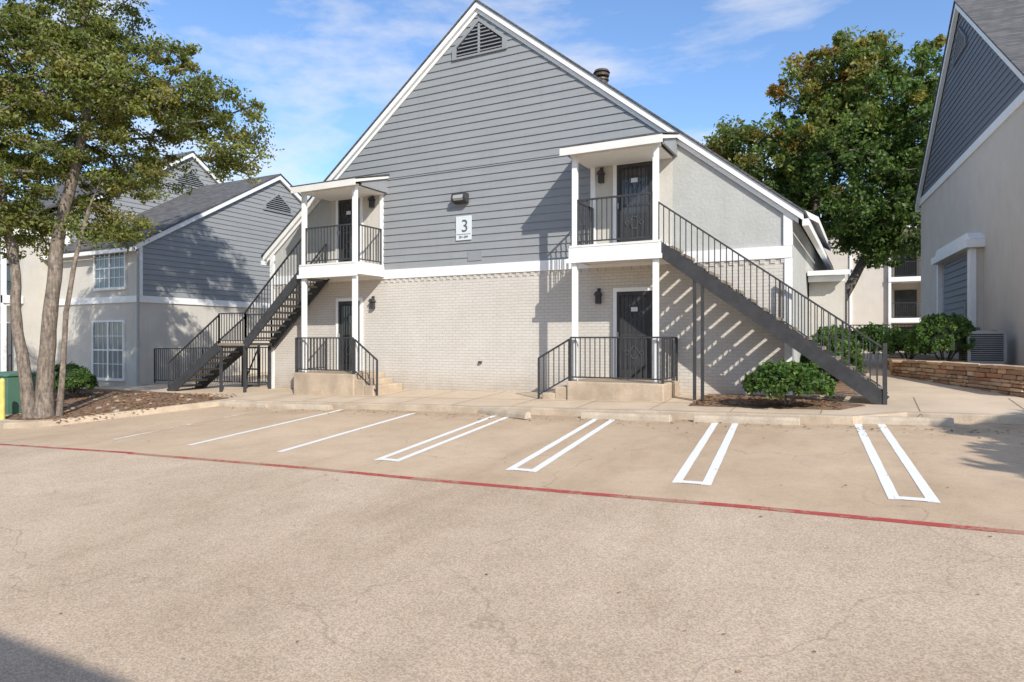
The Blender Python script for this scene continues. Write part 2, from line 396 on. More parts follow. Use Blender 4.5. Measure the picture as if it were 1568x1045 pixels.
for s in (-1,1):
    e = 7.85
    poly = [(0,PK-.03),(s*e,PK-.03-SL*e),(s*e,PK-.19-SL*e),(0,PK-.19)]
    if s < 0: poly = poly[::-1]
    m.prism(poly, -.13, -.04)
    poly = [(0,PK-.20),(s*(e-.1),PK-.20-SL*(e-.1)),(s*(e-.1),PK-.31-SL*(e-.1)),(0,PK-.31)]
    if s < 0: poly = poly[::-1]
    m.prism(poly, -.06, -.02)
    xa, xb = sorted((s*(e-.02), s*(e+.10)))
    m.box(xa, xb, -.12, 12.1, PK-.30-SL*e, PK-.16-SL*e)
m.obj('rake_board', M_white, B)
m = MB()
for s in (-1,1):
    e = 7.9
    poly = [(0,PK+.03),(s*e,PK+.03-SL*e),(s*e,PK-.02-SL*e),(0,PK-.02)]
    if s < 0: poly = poly[::-1]
    m.prism(poly, -.16, 12.2)
m.obj('roof', M_roof, B)
m = MB()
vp = [(-.80,8.80),(.86,8.80),(.86,9.10),(.03,9.78),(-.80,9.10)]
def inset(poly, d):
    cx = sum(p[0] for p in poly)/len(poly); cz = sum(p[1] for p in poly)/len(poly)
    return [(cx+(p[0]-cx)*d, cz+(p[1]-cz)*d) for p in poly]
vi = inset(vp, .84)
for i in range(5):
    j = (i+1)%5; m.prism([vp[i], vp[j], vi[j], vi[i]], -.07, 0)
m.box(.0,.06,-.068,-.03,8.86,9.62)
m.obj('gable_vent_frame', M_siding, B)
m = MB(); m.prism(vi, -.038, -.035); m.obj('gable_vent_back', M_dark, B)
m = MB(); z = 8.9
while z < 9.6:
    hw = .68 if z < 9.05 else .68*(9.66-z)/(9.66-9.05)
    m.bar((.03-hw,-.055,z),(.03+hw,-.055,z), .03, .025); z += .095
m.obj('gable_vent_louvres', M_vent, B)

def door(x0, x1, z0, z1, parent):
    m = MB()
    m.box(x0-.09,x0,-.06,.0,z0,z1+.09); m.box(x1,x1+.09,-.06,.0,z0,z1+.09); m.box(x0,x1,-.06,.0,z1,z1+.09)
    m.obj('door_frame', M_white, parent)
    m = MB(); m.box(x0,x1,-.03,.0,z0,z1); m.obj('door_leaf', M_door, parent)
    m = MB(); m.box(x0+.13,x1-.13,-.034,-.031,z0+.28,z1-.14); m.obj('door_glass', M_glass_d, parent)
    m = MB()
    m.box(x0,x0+.07,-.05,-.036,z0,z1); m.box(x1-.07,x1,-.05,-.036,z0,z1)
    for za, zb in ((z0,z0+.2),(z1-.09,z1),(z0+.98,z0+1.04)): m.box(x0+.07,x1-.07,-.05,-.036,za,zb)
    for k in range(1,7):
        xx = x0+.07+(x1-x0-.14)*k/7; m.box(xx-.008,xx+.008,-.047,-.037,z0+.2,z1-.09)
    m.obj('security_door_grille', M_iron, parent)
    m = MB()
    cx = (x0+x1)/2
    for cz in (z0+.6, z0+1.5):
        for k in range(10):
            a0, a1 = k*math.pi/5, (k+1)*math.pi/5
            m.bar((cx+.09*math.cos(a0),-.053,cz+.15*math.sin(a0)),(cx+.09*math.cos(a1),-.053,cz+.15*math.sin(a1)),.01,.014)
        for sx in (-1,1):
            for k in range(6):
                a0, a1 = k*math.pi/3, (k+1)*math.pi/3
                m.bar((cx+sx*.17+.05*math.cos(a0),-.053,cz+.06*math.sin(a0)),(cx+sx*.17+.05*math.cos(a1),-.053,cz+.06*math.sin(a1)),.01,.012)
    m.obj('door_scrollwork', M_orn, parent)
    box_obj('door_handle', M_gray, parent, x0+.015,x0+.05,-.09,-.05,z0+.95,z0+1.08)
for x0, x1 in ((3.80,4.66),(-4.80,-3.98)):
    door(x0, x1, .44, 2.47, B); door(x0, x1, 3.47, 5.45, B)
m = MB(); m.box(4.15,4.31,-.062,-.059,5.0,5.10); m.box(-4.48,-4.32,-.062,-.059,5.0,5.10); m.box(4.15,4.31,-.062,-.059,2.0,2.10); m.obj('unit_number_plates', M_plate, B)

def lamp(x, z):
    m = MB(); m.box(x-.06,x+.06,-.13,-.02,z-.13,z+.07); m.prism([(x-.09,z+.07),(x+.09,z+.07),(x+.04,z+.16),(x-.04,z+.16)],-.16,-.01); m.box(x-.035,x+.035,-.06,-.01,z+.16,z+.24)
    m.obj('porch_lantern', M_iron, B)
lamp(3.35+.0,2.33); lamp(3.42,5.2); lamp(-3.5,2.35); lamp(-3.52,5.25)
m = MB(); m.box(-.62,-.36,-.05,-.02,4.98,5.14); m.obj('floodlight_mount', M_gray, B)
m = MB(); m.prismx([(-.05,4.95),(-.22,4.98),(-.28,5.06),(-.24,5.2),(-.05,5.2)],-.70,-.28); m.obj('floodlight_housing', M_iron, B)
m = MB(); m.prismx([(-.245,5.005),(-.285,5.06),(-.26,5.15)],-.64,-.34); m.obj('floodlight_lens', M_gray, B)
box_obj('access_panel', M_vent, B, -.32,.10,-.04,-.0,3.42,3.68)
box_obj('hose_bib', M_iron, B, .02,.10,-.08,-.01,.72,.78)

S = empty('building_number_sign')
box_obj('sign_panel', M_plate, S, -.68,-.20,-.06,-.036,3.98,4.62, bevel=.005)
m = MB(); m.box(-.655,-.225,-.066,-.0605,4.13,4.142); m.obj('sign_rule', M_signtx, S)
def text(s, x, z, size, mat, parent, nm):
    cu = D.curves.new(nm, 'FONT'); cu.body = s; cu.size = size; cu.align_x = 'CENTER'; cu.extrude = .003
    o = D.objects.new(nm, cu); COL.objects.link(o)
    o.location = (x,-.067,z); o.rotation_euler = (math.pi/2,0,0); cu.materials.append(mat); o.parent = parent
text('3', -.40, 4.20, .46, M_signtx, S, 'numeral'); text('301-309', -.44, 4.035, .085, M_signtx, S, 'unit_range')

def porch(s):
    P = B; T = Matrix.Scale(s, 4, (1,0,0)) if s < 0 else Matrix.Identity(4)
    X0, X1, Y = 3.2, 5.05, -1.15
    m = MB(T)
    for px in (X0, X1): m.box(px-.055,px+.055,Y-.055,Y+.055,.42,3.06); m.box(px-.055,px+.055,Y-.055,Y+.055,3.42,5.46)
    m.obj('porch_posts', M_white, P)
    m = MB(T)
    m.box(X0-.12,X1+.12,Y-.09,Y-.03,3.12,3.40); m.box(X0-.12,X0-.06,Y-.03,-.06,3.12,3.40); m.box(X1+.06,X1+.12,Y-.03,-.06,3.12,3.40)
    m.box(X0-.16,X1+.16,Y-.13,Y-.091,3.06,3.16)
    m.obj('deck_fascia', M_white, P)
    m = MB(T); m.box(X0-.10,X1+.10,Y-.10,-.06,3.401,3.45); m.box(X0-.05,X1+.05,Y-.029,-.06,3.14,3.18); m.obj('deck_slab', M_cream, P)
    m = MB(T)
    pr = [(-1.42,5.52),(-1.42,5.60),(0,5.99),(0,5.91)]
    m.prismx(pr, X0-.25, X1+.22); m.obj('porch_roof', M_cream, P)
    m = MB(T); m.prismx([(-1.46,5.615),(-1.46,5.64),(0,6.035),(0,6.0)], X0-.28, X1+.25); m.obj('porch_shingles', M_roof, P)
    m = MB(T); m.box(X0-.25,X1+.22,-1.45,-1.421,5.44,5.61); m.box(X0-.1,X1+.1,Y-.05,Y+.05,5.461,5.54); m.obj('porch_fascia', M_cream, P)
    m = MB(T)
    for px in (X0-.2, X1+.12): m.prismx([(-1.1,5.50),(0,5.50),(0,5.90),(-1.1,5.60)], px, px+.05)
    m.obj('porch_gable_cheek', M_siding, P)
    m = MB(T); m.box(X0-.12,X1+.06,-1.1,-.02,5.46,5.49); m.obj('porch_ceiling', M_cream, P)
    m = MB(T)
    railing(m, (X0+.06,Y,3.45), (X1-.06,Y,3.45), 1.02); railing(m, (X0,Y+.06,3.45), (X0,-.05,3.45), 1.02)
    m.obj('balcony_railing', M_iron, P)
    m = MB(T); m.box(X0-.12,X1+.22,Y-.2,-.02,-.6,.42); m.obj('entry_landing', M_conc, P, bevel=.03)
    m = MB(T)
    for k in range(2): m.box(X0-.12-.32*(k+1),X0-.12-.32*k+.01,Y-.15,-.05,-.6,.42-.14*(k+1))
    m.obj('entry_steps', M_conc, P, bevel=.03)
    m = MB(T)
    railing(m, (X0-.05,Y-.14,.42), (X1+.18,Y-.14,.42), .97)
    railing(m, (X1+.18,Y-.10,.42), (X1+.18,-.1,.42), .97)
    railing(m, (X0-.85,Y-.12,gh(s*2.4,-1.2)+.12), (X0-.09,Y-.12,.42), .93)
    m.obj('landing_railing', M_iron, P)
porch(1); porch(-1)

def flight(T, parent, x0, z0, x1, z1, ya=-1.15, yb=-.14, n=16, back_from=None):
    m = MB(T)
    for y in (ya, yb): m.bar((x0,y,z0-.10),(x1,y,z1-.10), .05, .26)
    m.obj('stair_stringer', M_iron, parent)
    m = MB(T)
    for i in range(n):
        t = (i+.5)/n; x = x0+(x1-x0)*t; z = z0+(z1-z0)*(i+1)/(n+.0)-(z1-z0)/n*.5
        w = abs(x1-x0)/n*.62
        m.box(x-w, x+w, ya+.03, yb-.03, z-.02, z+.04)
    m.obj('stair_treads', M_tread, parent)
    m = MB(T)
    railing(m, (x0,ya,z0-.02),(x1,ya,z1-.02), .90)
    if back_from is not None:
        t = (back_from-x0)/(x1-x0); railing(m, (back_from,yb,z0+(z1-z0)*t), (x1,yb,z1), .88)
    m.obj('stair_railing', M_iron, parent)
ST = empty('exterior_staircase'); I4 = Matrix.Identity(4)
flight(I4, ST, 5.1, 3.38, 9.3, .30, back_from=7.4)
m = MB()
for px in (5.86,6.02): m.box(px-.03,px+.03,-1.17,-1.11,.1,2.72)
m.box(9.27,9.34,-1.19,-1.12,.05,1.28)
m.obj('stair_posts', M_iron, ST)
ST2 = empty('exterior_staircase')
flight(I4, ST2, -5.1, 3.38, -7.45, 1.28, n=11, back_from=-5.2)
flight(I4, ST2, -8.6, 1.22, -11.0, -.28, n=8, back_from=-8.6)
m = MB(); m.box(-8.65,-7.4,-1.17,-.12,1.16,1.24); m.obj('mid_landing', M_tread, ST2)
m = MB(); railing(m,(-8.6,-1.15,1.22),(-7.45,-1.15,1.22),.92); railing(m,(-8.6,-.14,1.22),(-7.45,-.14,1.22),.92)
for x in (-8.55,-7.5):
    for y in (-1.12,-.17): m.box(x-.035,x+.035,y-.035,y+.035,-.6,1.2)
m.obj('landing_rail_and_posts', M_iron, ST2)

F = empty('chimney_flue')
m = MB(); cx, cy = 1.55, 5
m.tube([(cx,cy,8.6),(cx,cy,9.6)],[.19,.19],16); m.tube([(cx,cy,9.68),(cx,cy,9.74),(cx,cy,9.8)],[.24,.25,.20],16); m.tube([(cx,cy,9.55),(cx,cy,9.6)],[.23,.23],16); m.tube([(cx,cy,9.6),(cx,cy,9.8)],[.12,.12],10)
m.tube([(cx,cy,9.80),(cx,cy,9.88)],[.27,.22],16); m.obj('flue_pipe', M_copper, F)

m = MB(); m.prismx([(3.8,3.0),(3.8,3.12),(8,3.5),(8,3.4)],7.64,8.6); m.box(7.64,8.5,4.0,4.1,2.85,3.01); m.obj('side_porch_roof', M_white, B)
m = MB(); m.box(7.64,8.45,4.3,8,-.2,2.99); m.obj('side_entry_wall', M_stucco_b, B)
m = MB(); m.prism([(5.5,rz(5.5)+.05),(7.95,rz(7.95)+.45),(7.95,rz(7.95)+.30),(5.5,rz(5.5)-.1)],3,9); m.obj('side_roof_lift', M_white, B)

# ------------------------------------------------------------------ generic gable house
def house(name, T, hw, pk, eave, depth, band, mats, vent=True, base=-1.5, ovh=.25):
    G = empty(name); sl = (pk-eave)/hw
    wall, sid = mats
    m = MB(T); m.prism([(-hw,base),(hw,base),(hw,eave-.1),(0,pk-.1),(-hw,eave-.1)],0,depth); m.obj('walls', wall, G)
    m = MB(T)
    def r(z):
        h = min(hw-.1, (pk-.25-z)/sl); return (-h,h)
    siding(m, r, band+.02, pk-.3); m.obj('lap_siding', sid, G)
    m = MB(T)
    m.box(-hw-.03,hw+.03,-.055,.02,band-.24,band)
    for s in (-1,1):
        e = hw+ovh; poly = [(0,pk-.03),(s*e,pk-.03-sl*e),(s*e,pk-.22-sl*e),(0,pk-.22)]
        if s < 0: poly = poly[::-1]
        m.prism(poly,-.16,-.05)
        xa, xb = sorted((s*(hw-.1),s*(hw+.03))); m.box(xa,xb,-.05,.1,band+.001,eave-.1)
        xa, xb = sorted((s*(e-.02),s*(e+.1))); m.box(xa,xb,-.14,depth,pk-.27-sl*e,pk-.13-sl*e)
    m.obj('white_trim', M_white, G)
    m = MB(T)
    for s in (-1,1):
        e = hw+ovh+.05; poly = [(0,pk+.04),(s*e,pk+.04-sl*e),(s*e,pk-.01-sl*e),(0,pk-.01)]
        if s < 0: poly = poly[::-1]
        m.prism(poly,-.2,depth+.2)
    m.obj('roof', M_roof, G)
    if vent:
        c = pk-1.35; vp = [(-.85,c-.35),(.85,c-.35),(.85,c-.1),(0,c+.55),(-.85,c-.1)]; vi = inset(vp,.84)
        m = MB(T)
        for i in range(5):
            j = (i+1)%5; m.prism([vp[i],vp[j],vi[j],vi[i]],-.08,0)
        m.obj('gable_vent_frame', sid, G)
        m = MB(T); m.prism(vi,-.040,-.036); m.obj('gable_vent_back', M_dark, G)
        m = MB(T); z = c-.28
        while z < c+.42:
            h = .7 if z < c-.12 else .7*(c+.46-z)/.58; m.bar((-h,-.057,z),(h,-.057,z),.03,.03); z += .09
        m.obj('gable_vent_louvres', M_vent, G)
    return G

def window(m_fr, m_gl, x0, x1, z0, z1, y, cols=3, rows=2):
    m_gl.box(x0,x1,y-.03,y-.005,z0,z1)
    f = .07
    m_fr.box(x0-f,x0,y-.07,y,z0-f,z1+f); m_fr.box(x1,x1+f,y-.07,y,z0-f,z1+f); m_fr.box(x0,x1,y-.07,y,z1,z1+f); m_fr.box(x0-.05,x1+.05,y-.09,y-.001,z0-f-.03,z0-.001)
    cx = (x0+x1)/2; m_fr.box(cx-.04,cx+.04,y-.06,y-.031,z0,z1)
    for i in range(1, cols*2):
        if i == cols: continue
        xx = x0+(x1-x0)*i/(cols*2); m_fr.box(xx-.012,xx+.012,y-.045,y-.032,z0,z1)
    for j in range(1, rows*2):
        zz = z0+(z1-z0)*j/(rows*2); w = .025 if j == rows else .012
        m_fr.box(x0,x1,y-.05,y-.0315,zz-w,zz+w)

TL = Matrix.Translation((-14.45,6.6,0)) @ Matrix.Rotation(math.pi/2,4,'Z')
GL = house('apartment_building', TL, 6.5, 8.75, 4.95, 13, 2.95, (M_stucco_b, M_siding))
mf, mg = MB(), MB()
window(mf, mg, -17.1,-15.25, 3.3, 4.75, .1); window(mf, mg, -17.2,-15.35, -.1, 2.0, .1)
mf.obj('window_frames', M_white, GL); mg.obj('window_glass', M_glass, GL)
m = MB(); m.box(-27.4,-14.42,.04,.099,2.71,2.95); m.obj('front_band', M_white, GL)
m = MB(); m.tube([(-14.55,-.0,4.7),(-14.40,.02,4.5),(-14.40,.02,-.4)],[.05,.05,.05],8); m.obj('downspout', M_gray, GL)
TL2 = Matrix.Translation((-19.6,6.0,0)) @ Matrix.Rotation(math.pi/2,4,'Z')
G2 = house('apartment_building', TL2, 5.6, 10.3, 6.6, 9, 5.2, (M_stucco_b, M_siding))
BW = empty('apartment_building')
m = MB(); m.box(-32,-20.2,-.9,.05,-1.5,2.7); m.box(-32,-20.2,-.9,.05,5.3,5.6); m.box(-20.5,-20.2,-.9,.05,2.7,5.3)
m.obj('walls', M_stucco_b, BW)
m = MB(); m.box(-32,-20.15,-1.6,-.91,2.75,3.05); m.box(-32,-20.1,-1.8,.1,5.4,5.65)
for x in (-20.3,-22.4,-24.6,-26.8): m.box(x-.07,x+.07,-1.6,-1.46,-.6,5.4)
m.obj('balcony_trim', M_white, BW)
m = MB(); railing(m,(-20.3,-1.53,3.05),(-32,-1.53,3.05),1.0,.14); railing(m,(-20.3,-1.53,-.3),(-28,-1.53,-.3),1.0,.14); m.obj('balcony_railing', M_iron, BW)
m = MB(); m.box(-23.5,-21,-.935,-.905,-.3,2.0); m.box(-27,-24.6,-.935,-.905,-.3,2.0); m.box(-30,-20.6,-.0,.06,3.05,5.2); m.obj('door_glass', M_glass_d, BW)
m = MB(); m.prismx([(-2.0,5.5),(-2.0,5.6),(3,8.4),(3,8.3)],-32,-20.0); m.obj('roof', M_roof, BW)

aR = math.atan2(-.995,.1)
TR = Matrix.Translation((11.56,9.48,0)) @ Matrix.Rotation(aR,4,'Z')
GR = house('apartment_building', TR, 6.75, 11.75, 6.95, 12, 6.93, (M_stucco_s, M_siding_dk))
bx0, bx1 = -(5.93-3.92), -(1.36-3.92)
m = MB(TR); m.box(bx0+.08,bx1-.12,-.16,-.0,.75,3.85); m.obj('bay_wall', M_stucco_s, GR)
m = MB(TR); siding(m, lambda z:(bx0+.5,bx1-.6), 1.9, 3.8, y=-.165); m.obj('bay_siding', M_siding_dk, GR)
m = MB(TR); m.box(bx0-.1,bx1+.1,-.45,.0,3.86,4.08); m.box(bx1-.45,bx1-.1,-.3,-.162,.75,3.85); m.box(bx0,bx0+.2,-.3,-.162,.75,3.85); m.prism([(bx0-.1,4.085),(bx1+.1,4.085),(bx1-.3,4.3),(bx0+.3,4.3)],-.35,0)
m.obj('bay_trim', M_white, GR)
m = MB(TR); m.tube([(bx1-.9,-.25,.75),(bx1-.9,-.25,2.4)],[.03,.03]); m.box(bx0+.7,bx0+2.0,-.5,-.2,1.2,2.1); m.obj('utility_boxes', M_gray, GR)

SW = empty('stone_retaining_wall')
def wall_seg(m, a, b, th, z0, z1):
    a = Vector(a); b = Vector(b); d = (b-a).normalized(); n_ = Vector((-d.y,d.x))*th/2
    vs = [(p.x+n_.x*s, p.y+n_.y*s, z) for z in (z0,z1) for p in (a,b) for s in (-1,1)]
    m.add(vs, [(0,1,3,2),(4,6,7,5),(0,4,5,1),(2,3,7,6),(0,2,6,4),(1,5,7,3)])
segs = [((9.75,4.5),(11.7,.3)),((11.7,.3),(16,-1.2)),((9.65,9),(9.75,4.5))]
m = MB()
for i, (a, b) in enumerate(segs): wall_seg(m, a, b, .26, -.3, .78-.002*i)
m.obj('wall_core', M_mortar, SW)
m = MB(); fcols = []
pal = [(.50,.27,.15),(.44,.27,.16),(.58,.38,.23),(.38,.22,.14),(.54,.36,.22),(.60,.43,.28),(.47,.24,.13)]
rs = random.Random(4)
def stones(m, a, b):
    a = Vector(a); b = Vector(b); d = (b-a).normalized(); nn = Vector((d.y,-d.x)); L = (b-a).length; ang = math.atan2(d.y,d.x)
    z = -.05
    while z < .72:
        h = rs.uniform(.07,.13); x = rs.uniform(-.2,0)
        while x < L:
            l = rs.uniform(.18,.5)
            for side in (1,-1):
                p = a + d*(x+l/2) + nn*side*.12; o = len(m.v)
                mm = MB(Matrix.Translation((p.x,p.y,z+h/2)) @ Matrix.Rotation(ang+rs.uniform(-.04,.04),4,'Z'))
                t = .05+rs.uniform(0,.03)
                mm.box(-l/2+.008,l/2-.008,-t,t,-h/2+.006,h/2-.006)
                m.v += [tuple(Vector(v)+Vector((rs.uniform(-1,1),rs.uniform(-1,1),rs.uniform(-1,1)))*.009) for v in mm.v]; m.f += [tuple(o+i for i in f) for f in mm.f]
                c = rs.choice(pal); k = rs.uniform(.8,1.2); fcols.extend([(c[0]*k,c[1]*k,c[2]*k,1)]*8)
            x += l
        z += h
    x = 0
    while x < L:
        l = rs.uniform(.35,.7); p = a+d*(x+l/2); o = len(m.v)
        mm = MB(Matrix.Translation((p.x,p.y,z+.03)) @ Matrix.Rotation(ang+rs.uniform(-.02,.02),4,'Z')); mm.box(-l/2+.006,l/2-.006,-.21,.21,-.03,.035)
        m.v += [tuple(Vector(v)+Vector((rs.uniform(-1,1),rs.uniform(-1,1),rs.uniform(-1,1)))*.01) for v in mm.v]; m.f += [tuple(o+i for i in f) for f in mm.f]
        k = rs.uniform(.9,1.25); fcols.extend([(.52*k,.36*k,.23*k,1)]*8); x += l
for a, b in segs: stones(m, a, b)
o = m.obj('laid_stones', M_stone, SW, bevel=.012)
at = o.data.color_attributes.new('col','FLOAT_COLOR','POINT'); at.data.foreach_set('color', np.array(fcols,dtype=np.float32).ravel())
m = MB(); m.add([(9.8,4.5,.76),(11.75,.35,.76),(16,-1.1,.76),(22,-1,.76),(22,20,.76),(9.7,20,.76)],[(0,1,2,3,4,5)]); m.obj('planter_soil', M_dirt, SW)

AC = empty('air_conditioner_unit')
T = Matrix.Translation((11.45,4.4,.78)) @ Matrix.Rotation(math.radians(8),4,'Z')
m = MB(T); m.box(-.38,.38,-.38,.38,0,.06); m.box(-.38,.38,-.38,.38,.70,.76)
for sx in (-1,1):
    for sy in (-1,1): m.box(sx*.36-.03,sx*.36+.03,sy*.36-.03,sy*.36+.03,.06,.70)
for k in range(12):
    z = .1+k*.05; m.box(-.33,.33,-.375,-.36,z,z+.015); m.box(-.375,-.36,-.33,.33,z,z+.015)
m.tube([(0,0,.76),(0,0,.79)],[.3,.3],20); m.obj('cabinet', M_gray, AC)
m = MB(T); m.box(-.34,.34,-.34,.34,.06,.70); m.obj('coil', M_acdk, AC)

BB = empty('apartment_building')
m = MB(); m.box(5.5,10.3,36,46,-1,8.6); m.box(10.3,12.3,37.6,46,-1,8.6); m.box(12.3,18,36,46,-1,8.6)
m.obj('walls', M_stucco_s, BB)
m = MB()
for z in (2.45,5.15): m.box(10.2,12.4,35.7,37.6,z,z+.3)
m.box(5.3,18.2,35.6,46,8.61,8.8); m.box(10.2,10.36,35.75,35.99,-1,8.6); m.box(12.25,12.41,35.75,35.99,-1,8.6); m.box(7.9,8.05,35.9,35.99,-1,8.6)
m.obj('white_trim', M_white, BB)
m = MB()
for z in (.3,2.8,5.5): m.box(10.6,11.9,37.55,37.599,z,z+1.9)
m.box(6.2,7.3,35.96,35.99,.6,2.1)
m.obj('window_glass', M_glass_d, BB)
m = MB()
for z in (2.75,5.45): railing(m,(10.3,35.8,z),(12.3,35.8,z),1.0,.12)
m.obj('balcony_railing', M_iron, BB)
m = MB(); m.prism([(5,8.8),(18.5,8.8),(11.9,11.0)],35.6,46); m.obj('roof', M_roof, BB)

FE = empty('iron_fence')
m = MB(); railing(m,(-11.5,.5,-.2),(-7.7,.5,-.15),1.25,.12); railing(m,(-11.5,.5,-.2),(-14.3,.6,-.25),1.25,.12); m.obj('panels', M_iron, FE)
FE = empty('iron_fence')
m = MB(); railing(m,(8.4,14,.4),(10.6,14,.4),1.5,.12); railing(m,(5,30,.4),(14,30,.4),1.4,.14); m.obj('panels', M_iron, FE)
GT = empty('garden_gate')
m = MB()
for x in (-9.3,-8.55): m.box(x-.03,x+.03,.3,.36,-.4,1.15)
m.box(-9.27,-8.58,.31,.35,1.05,1.12); m.box(-9.27,-8.58,.31,.35,.35,.4); m.box(-9.27,-8.58,.31,.35,-.2,-.15)
m.bar((-9.27,.33,-.15),(-8.58,.33,1.05),.03,.04); m.obj('gate_frame', M_iron, GT)
SP = empty('rear_steps')
m = MB()
for k in range(4): m.box(-8.3,-7.62,.6+.28*k,2.5,-.5,-.12+.16*k)
m.obj('treads', M_conc, SP)

TX = empty('transformer_box')
m = MB(); m.box(-11.2,-9.9,-6.3,-5.2,-.55,.42); m.prismx([(-6.34,.42),(-5.16,.42),(-5.16,.50),(-6.25,.50)],-11.24,-9.86); m.obj('cabinet', M_green, TX, bevel=.02)
m = MB(); m.box(-10.56,-10.54,-6.31,-6.301,-.4,.38); m.box(-10.5,-10.4,-6.34,-6.31,-.1,.0); m.obj('door_seam', M_iron, TX)
box_obj('pad', M_conc, TX, -11.4,-9.7,-6.5,-5.0,-.8,-.52)
BL = empty('yellow_bollard')
m = MB(); m.tube([(-9.15,-6.75,-.7),(-9.15,-6.75,.36),(-9.15,-6.75,.41),(-9.15,-6.75,.43)],[.06,.06,.045,.01],14); m.obj('post', M_yellow, BL)

RB = empty('apartment_building')
m = MB(); m.box(-8,12.5,-32,-19,-3,5.6); m.obj('walls', M_stucco_b, RB)
m = MB(); m.prismx([(-32.3,5.6),(-18.9,5.6),(-25.5,9.0)],-8.2,12.45); m.obj('roof', M_roof, RB)

# ------------------------------------------------------------------ vegetation
def leaves_mesh(name, C, R, per, size, cols, rng, parent, flat=.75, hue_fn=None):
    n = len(C); tot = n*per
    u = rng.normal(size=(n,per,3)); u /= np.linalg.norm(u,axis=2,keepdims=True)
    rad = rng.random((n,per,1))**.6
    sq = rng.uniform(.55,1.45,(n,1,3))
    P = C[:,None,:] + u*rad*R[:,None,None]*np.array([1,1,flat])*sq
    P = P.reshape(-1,3)
    a = rng.normal(size=(tot,3)); a /= np.linalg.norm(a,axis=1,keepdims=True)
    b = rng.normal(size=(tot,3)); b -= (a*b).sum(1,keepdims=True)*a; b /= np.linalg.norm(b,axis=1,keepdims=True)
    s = size*rng.uniform(.6,1.3,(tot,1))
    V = np.stack([P-a*s, P-b*s*.5+a*s*.1, P+a*s, P+b*s*.5+a*s*.1],axis=1).reshape(-1,3)
    me = D.meshes.new(name); me.vertices.add(tot*4); me.vertices.foreach_set('co', V.astype(np.float32).ravel())
    me.loops.add(tot*4); me.loops.foreach_set('vertex_index', np.arange(tot*4,dtype=np.int32))
    me.polygons.add(tot); me.polygons.foreach_set('loop_start', np.arange(0,tot*4,4,dtype=np.int32)); me.polygons.foreach_set('loop_total', np.full(tot,4,dtype=np.int32))
    me.update()
    cols = np.array(cols); w = hue_fn(C) if hue_fn else rng.random(n)
    idx = np.clip((w*len(cols)).astype(int),0,len(cols)-1)
    cc = cols[idx][:,None,:]*rng.uniform(.8,1.2,(n,1,1)); cc = np.repeat(cc,per,axis=1)*rng.uniform(.65,1.35,(n,per,1))
    cc = cc.reshape(-1,3); cc = np.repeat(cc,4,axis=0); cc = np.concatenate([cc,np.ones((len(cc),1))],axis=1)
    at = me.color_attributes.new('col','FLOAT_COLOR','POINT'); at.data.foreach_set('color', cc.astype(np.float32).ravel())
    me.materials.append(M_leaf)
    o = D.objects.new(name, me); COL.objects.link(o); o.parent = parent
    return o

def tree(name, trunks, ells, nclump, crad, per, lsize, cols, seed, bark=None, hue_fn=None, hollow=.45, flat=.7, twig=.016, amin=2.2):
    rng = np.random.default_rng(seed); G = empty(name)
    vols = np.array([e[1][0]*e[1][1]*e[1][2] for e in ells])**.8; vols = vols/vols.sum()
    C = []
    while len(C) < nclump:
        e = ells[rng.choice(len(ells),p=vols)]
        d = rng.normal(size=3); d /= np.linalg.norm(d); r = hollow+(1-hollow)*rng.random()**.6
        C.append(np.array(e[0])+d*r*np.array(e[1])*rng.uniform(.85,1.12))
    C = np.array(C); R = rng.uniform(crad*.5,crad*1.45,nclump)
    leaves_mesh('foliage', C, R, per, lsize, cols, rng, G, flat, hue_fn)
    nodes = []; par = []; fixed = []
    for tr in trunks:
        prev = -1
        for p, r in tr:
            nodes.append(np.array(p,float)); par.append(prev); fixed.append(r); prev = len(nodes)-1
    attach_min = {i for i in range(len(nodes)) if nodes[i][2] > trunks[0][0][0][2]+amin}
    top = nodes[len(trunks[0])-1]
    for i in np.argsort(np.linalg.norm(C-top,axis=1)):
        c = C[i]; A = np.array(nodes); pen = np.full(len(nodes),99.); pen[list(attach_min)] = 0
        dd = np.linalg.norm(A-c,axis=1) + pen + np.maximum(0,(A[:,2]-c[2]))*.8
        j = int(np.argmin(dd)); p0 = nodes[j]; L = np.linalg.norm(c-p0); k = max(1,int(L/.7)); prev = j
        for s in range(1,k+1):
            t = s/k; q = p0+(c-p0)*t+rng.normal(size=3)*.07*L*(1-t)**.5*(1 if s<k else .3); q[2] += .08*L*math.sin(math.pi*t)
            nodes.append(q); par.append(prev); fixed.append(None); prev = len(nodes)-1; attach_min.add(prev)
    cnt = np.ones(len(nodes))
    for i in range(len(nodes)-1,-1,-1):
        if par[i] >= 0: cnt[par[i]] += cnt[i]*.9 if fixed[i] is None else 0
    rad = [fixed[i] if fixed[i] else twig*cnt[i]**.42 for i in range(len(nodes))]
    m = MB()
    for ti in range(len(nodes)):
        p = par[ti]
        if p < 0: continue
        r0 = min(rad[p], rad[ti]*1.5) if fixed[ti] is None else rad[p]
        if fixed[ti] is None: m.tube([tuple(nodes[p]),tuple(nodes[ti])],[r0,rad[ti]], 5)
    for tr in trunks: m.tube([p for p,_ in tr],[r for _,r in tr],12)
    m.obj('trunk_and_limbs', bark or M_bark, G, smooth=True)
    return G

